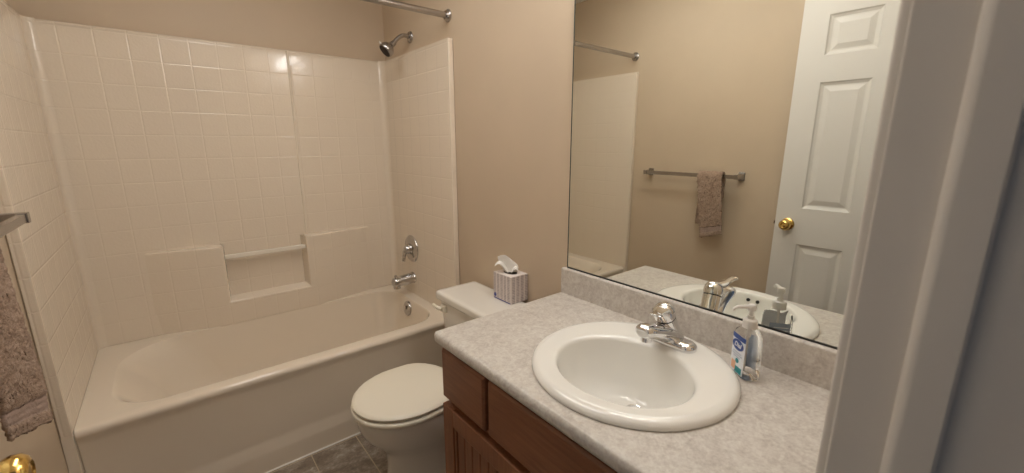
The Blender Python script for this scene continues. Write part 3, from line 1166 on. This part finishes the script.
for t_, w_, h_, up in ((0.002, 0.0255, 0.012, 0.000), (0.022, 0.0250, 0.0095, 0.003), (0.038, 0.0190, 0.0058, 0.006), (0.054, 0.0135, 0.0036, 0.009), (0.070, 0.0130, 0.0032, 0.013), (0.084, 0.0150, 0.0038, 0.016), (0.092, 0.0120, 0.0034, 0.018), (0.096, 0.007, 0.002, 0.0185)):
    c = cp + hz * t_ + Vector((0, 0, up))
    lv.append([c + sd * (w_ * math.cos(2 * PI * k / 16)) + Vector((0, 0, 1)) * (h_ * math.sin(2 * PI * k / 16)) for k in range(16)])
m.loft(lv)
k = obj('lever_handle', m, 'chrome', fau, ang=60)

# ------------------------------------------------------------------ soap bottle
SBX, SBY = 1.424, -2.256
sb = thing('soap_bottle', 'clear pump bottle of hand soap beside the basin at the worktop back', 'soap bottle', (SBX, SBY, CZ))
nf = Vector((-0.80, 0.60, 0))          # label side
ns = Vector((-0.60, -0.80, 0))         # narrow side


def bring(hw, hd, z, r=0.5, n=36):
    out = []
    for k in range(n):
        a = 2 * PI * k / n
        c, s = math.cos(a), math.sin(a)
        e = 2.0 / 4.2
        x = hw * math.copysign(abs(c) ** e, c)
        y = hd * math.copysign(abs(s) ** e, s)
        p = Vector((SBX, SBY, z)) + ns * x + nf * y
        out.append(p)
    return out


def circ(r, z, n=36):
    return [Vector((SBX, SBY, z)) + ns * (r * math.cos(2 * PI * k / n)) + nf * (r * math.sin(2 * PI * k / n)) for k in range(n)]


z0 = CZ + 0.0005
m = MB()
m.loft([bring(0.030, 0.018, z0), bring(0.034, 0.0215, z0 + 0.003), bring(0.0355, 0.0225, z0 + 0.012), bring(0.0350, 0.0220, z0 + 0.06), bring(0.0340, 0.0210, z0 + 0.100),
        bring(0.0315, 0.0195, z0 + 0.112), circ(0.0205, z0 + 0.122), circ(0.0135, z0 + 0.127), circ(0.0130, z0 + 0.133)])
body = obj('bottle_body', m, 'soapclear', sb, ang=60)
m = MB()
m.lathe([(0.0165, 0.126), (0.0165, 0.143), (0.0150, 0.146), (0.0080, 0.1485), (0.0075, 0.156), (0.0052, 0.157), (0.0050, 0.172)], (SBX, SBY, z0), (0, 0, 1), 24)
col = obj('pump_collar', m, 'pump', sb)
m = MB()
m.lathe([(0.0085, 0.170), (0.0095, 0.174), (0.0095, 0.181), (0.0075, 0.184), (1e-5, 0.1845)], (SBX, SBY, z0), (0, 0, 1), 20)
hz_ = z0 + 0.178
m.tube(crv([Vector((SBX, SBY, hz_)), Vector((SBX, SBY, hz_ + 0.001)) + nf * 0.018, Vector((SBX, SBY, hz_ + 0.001)) + nf * 0.036, Vector((SBX, SBY, hz_ - 0.006)) + nf * 0.047], 5), [0.0052] * 6 + [0.0044] * 5 + [0.0036] * 5, 12)
obj('pump_nozzle', m, 'pump', sb)
m = MB(); m.tube([(SBX, SBY, z0 + 0.012), (SBX, SBY, z0 + 0.126)], 0.0032, 8)
obj('dip_tube', m, 'pump', sb)


def lab(u0, u1, za, zb_, off, side=1, n=10):
    """Curved patch lying on the broad side; u along the narrow axis."""
    m = MB()
    f, s_ = nf * side, ns * side
    ro = []
    for z in (za, zb_):
        row = []
        for i in range(n + 1):
            u = u0 + (u1 - u0) * i / n
            hw, hd = 0.0352, 0.0223
            d = hd * (1 - min(0.98, abs(u / hw)) ** 4.2) ** (1 / 4.2)
            row.append(Vector((SBX, SBY, z0 + z)) + s_ * u + f * (d + off))
        ro.append(row)
    a = [m.b.verts.new(p) for p in ro[0]]
    b = [m.b.verts.new(p) for p in ro[1]]
    for i in range(n):
        m.b.faces.new((a[i], a[i + 1], b[i + 1], b[i]))
    return m


fl = obj('front_label', lab(-0.026, 0.026, 0.008, 0.106, 0.0006), 'label_white', sb); fl['label'] = 'white and blue front label'
obj('label_band', lab(-0.026, 0.026, 0.094, 0.106, 0.0010), 'label_blue', fl)
obj('teal_patch', lab(-0.004, 0.022, 0.010, 0.026, 0.0010), 'label_teal', fl)
obj('peach_patch', lab(-0.020, -0.002, 0.014, 0.036, 0.0010), 'label_peach', fl)
o_ = Vector((SBX, SBY, z0))
m = MB(); m.lathe([(0.0062, 0), (0.0062, 0.0008), (1e-5, 0.0008)], o_ + nf * 0.0230 + ns * 0.003 + Vector((0, 0, 0.040)), nf, 20)
obj('teal_dot', m, 'label_teal', fl)
m = MB(); m.lathe([(1.0, 0), (1.0, 0.0008), (1e-5, 0.0008)], o_ + nf * 0.0231 + Vector((0, 0, 0.080)), nf, 28, 0.0135, 0.022, ref=(0, 0, 1))
obj('blue_oval', m, 'label_blue', fl)
# lettering in the oval: x axis runs to the reader's right
rt = Vector((0, 0, 1)).cross(nf)
mt = Matrix((rt, Vector((0, 0, 1)), nf)).transposed().to_4x4()
mt.translation = o_ + nf * 0.0242 + Vector((0, 0, 0.080))
text_mesh('Dial', 0.0165, mt, 'label_white', 'lettering', fl, 0.25)
for i, (w, z) in enumerate(((0.017, 0.060), (0.020, 0.0545), (0.014, 0.049))):
    obj('print_line', lab(-w, w, z - 0.0009, z + 0.0009, 0.0010), 'label_grey', fl)
bl = obj('back_label', lab(-0.025, 0.025, 0.012, 0.092, 0.0006, -1), 'label_grey', sb); bl['label'] = 'grey blue back label'
for i in range(8):
    z = 0.022 + i * 0.0082
    obj('print_line', lab(-0.021, 0.021 - 0.006 * (i % 3), z - 0.0011, z + 0.0011, 0.0010, -1), 'label_white', bl)

# ================================================================== MIRROR
MB0 = CZ + 0.1015
mir = thing('wall_mirror', 'large frameless wall mirror above the grey worktop', 'mirror', (W - 0.003, -2.05, MB0))
m = MB(); m.box(W - 0.0060, W - 0.0006, YF + 0.003, -1.5700, MB0 + 0.002, 1.985)
o = obj('glass', m, 'mirror', mir)
m = MB(); m.box(W - 0.0085, W - 0.0006, YF + 0.003, -1.5685, MB0 - 0.0025, MB0 + 0.002)
k = obj('bottom_channel', m, 'black', mir); k['label'] = 'thin black channel under the glass'
m = MB(); m.box(W - 0.0068, W - 0.0006, -1.5700, -1.5665, MB0 + 0.002, 1.985)
obj('polished_edge', m, 'glassedge', mir)

# ================================================================== TOWEL RAIL AND TOWEL on the left wall
RZ, RX = 1.180, 0.072
RY1, RY0 = -0.940, -1.548
rail = thing('towel_rail', 'square satin metal towel rail on the left wall', 'towel rail', (0, (RY0 + RY1) / 2, RZ))
m = MB(); m.box(RX - 0.008, RX + 0.008, RY0 + 0.002, RY1 - 0.002, RZ - 0.0115, RZ + 0.0115, 0.0015)
obj('bar', m, 'nickel', rail)
for y in (RY0, RY1):
    m = MB()
    m.box(0.0006, 0.008, y - 0.019, y + 0.019, RZ - 0.025, RZ + 0.025, 0.003)
    s_ = 0.017
    m.loft([[Vector((0.006, y + a * 0.016, RZ + b * 0.021)) for a, b in ((-1, -1), (1, -1), (1, 1), (-1, 1))],
            [Vector((0.030, y + a * 0.012, RZ + b * 0.014)) for a, b in ((-1, -1), (1, -1), (1, 1), (-1, 1))],
            [Vector((RX - 0.012, y + a * 0.012, RZ + b * 0.014)) for a, b in ((-1, -1), (1, -1), (1, 1), (-1, 1))],
            [Vector((RX + 0.011, y + a * 0.012, RZ + b * 0.014)) for a, b in ((-1, -1), (1, -1), (1, 1), (-1, 1))]])
    obj('bracket', m, 'nickel', rail, ang=20, bevel=0.0015)


def towel():
    m = MB()
    yA, yB = -1.322, -1.474
    NY, rows = 56, []
    th = 0.0
    # path: up the back layer, over the bar, down the front layer (x, z, s)
    path = []
    zb_, zf = 0.870, 0.800
    r = 0.0165
    nb = 80
    for i in range(nb):
        path.append((RX - r - 0.002, zb_ + (RZ - zb_) * i / nb, 0, (RZ - zb_) * (1 - i / nb)))
    for i in range(13):
        a = PI - PI * i / 12
        path.append((RX + (r + 0.001) * math.cos(a), RZ + (r + 0.001) * math.sin(a), 1, 0))
    nf_ = 96
    for i in range(1, nf_ + 1):
        path.append((RX + r + 0.002, RZ - (RZ - zf) * i / nf_, 2, (RZ - zf) * i / nf_))
    for x, z, part, s in path:
        row = []
        for j in range(NY + 1):
            u = j / NY
            y = yA + (yB - yA) * u
            hang = min(1, s / 0.3)
            xx, yy, zz = x, y, z
            if part == 2:
                xx += hang * (0.021 * (1 - u) + 0.004 * math.sin(u * 5.2 + 0.5) + 0.003 * math.sin(u * 11))
                yy += (s / (RZ - zf)) * (-0.070 * (1 - u) - 0.030 * u)
                zz += 0.035 * u * (s / (RZ - zf))
            if part == 0:
                xx -= hang * 0.006 * math.sin(u * 4)
                yy += 0.010 * hang
            band = part == 2 and zf + 0.020 < z < zf + 0.062
            k = 0.0012 if band else 0.0034
            n1 = noise.noise(Vector((xx * 260, yy * 260, zz * 260)))
            n2 = noise.noise(Vector((xx * 60 + 9, yy * 60, zz * 60)))
            f = k * n1 + k * 0.7 * n2 + (0.0 if band else 0.0025)
            sgn = 1 if part == 2 else (-1 if part == 0 else 0)
            xx += f * sgn
            if part == 1:
                zz += f
            if band:
                xx += 0.0008 * math.sin(z * 1100)
            edge = max(0, abs(u - 0.5) * 2 - 0.94) / 0.06
            yy += 0.0008 * noise.noise(Vector((zz * 200, u * 3, part))) * edge
            row.append(m.b.verts.new((xx, yy, zz)))
        rows.append((row, part, z))
    for (a, pa, za), (b, pb_, zb2) in zip(rows, rows[1:]):
        band = pb_ == 2 and zf + 0.020 < zb2 < zf + 0.062
        for j in range(NY):
            fc = m.b.faces.new((a[j], a[j + 1], b[j + 1], b[j]))
            fc.material_index = 1 if band else 0
    return m


tw = obj('hand_towel', towel(), ['towel', 'towelband'], ang=180, org=(RX, -1.405, 0.79))
tag(tw, 'taupe terry hand towel folded over the towel rail', 'towel')
q = tw.modifiers.new('thick', 'SOLIDIFY'); q.thickness = 0.0085; q.offset = 1.0

# ================================================================== VANITY LIGHT above the mirror (just above the picture)
LZ, LX = 2.14, 1.405
vl = thing('vanity_light', 'chrome light bar with four round frosted globes above the mirror', 'wall light', (W, -2.05, LZ))
m = MB(); m.box(W - 0.030, W - 0.0006, -2.40, -1.70, LZ - 0.055, LZ + 0.055, 0.006)
obj('light_bar', m, 'chrome', vl)
for y in (-1.79, -1.963, -2.137, -2.31):
    m = MB(); m.lathe([(0.030, 0.0), (0.030, 0.012), (0.020, 0.030), (0.020, 0.060)], (W - 0.030, y, LZ), (-1, 0, 0), 20)
    h = obj('lamp_holder', m, 'chrome', vl)
    m = MB()
    R_ = 0.046
    m.lathe([(max(1e-5, R_ * math.sin(PI * i / 14)), -R_ * math.cos(PI * i / 14)) for i in range(15)], (LX, y, LZ), (-1, 0, 0), 24)
    obj('globe', m, 'globe', h, ang=80)

# ================================================================== ADDED FILL LIGHT on the ceiling, unseen, brightens tub and floor
LCX, LCY = 0.70, -1.30
cl = thing('added_fill_light', 'added unseen fill light with a rounded opal diffuser over the middle of the floor', 'fill light', (LCX, LCY, CEIL))
m = MB()
m.box(LCX - 0.17, LCX + 0.17, LCY - 0.64, LCY - 0.61, CEIL - 0.075, CEIL - 0.0006, 0.006)
m.box(LCX - 0.17, LCX + 0.17, LCY + 0.61, LCY + 0.64, CEIL - 0.075, CEIL - 0.0006, 0.006)
m.box(LCX - 0.165, LCX + 0.165, LCY - 0.61, LCY + 0.61, CEIL - 0.012, CEIL - 0.0006)
obj('end_cap', m, 'whiteplastic', cl)
m = MB()
sec = [(-0.160, -0.012), (-0.162, -0.045), (-0.150, -0.060), (-0.10, -0.069), (0.0, -0.072), (0.10, -0.069), (0.150, -0.060), (0.162, -0.045), (0.160, -0.012)]
m.loft([[Vector((LCX + x, y, CEIL + z)) for x, z in sec] for y in (LCY - 0.609, LCY + 0.609)])
obj('diffuser', m, 'fill_glow', cl)
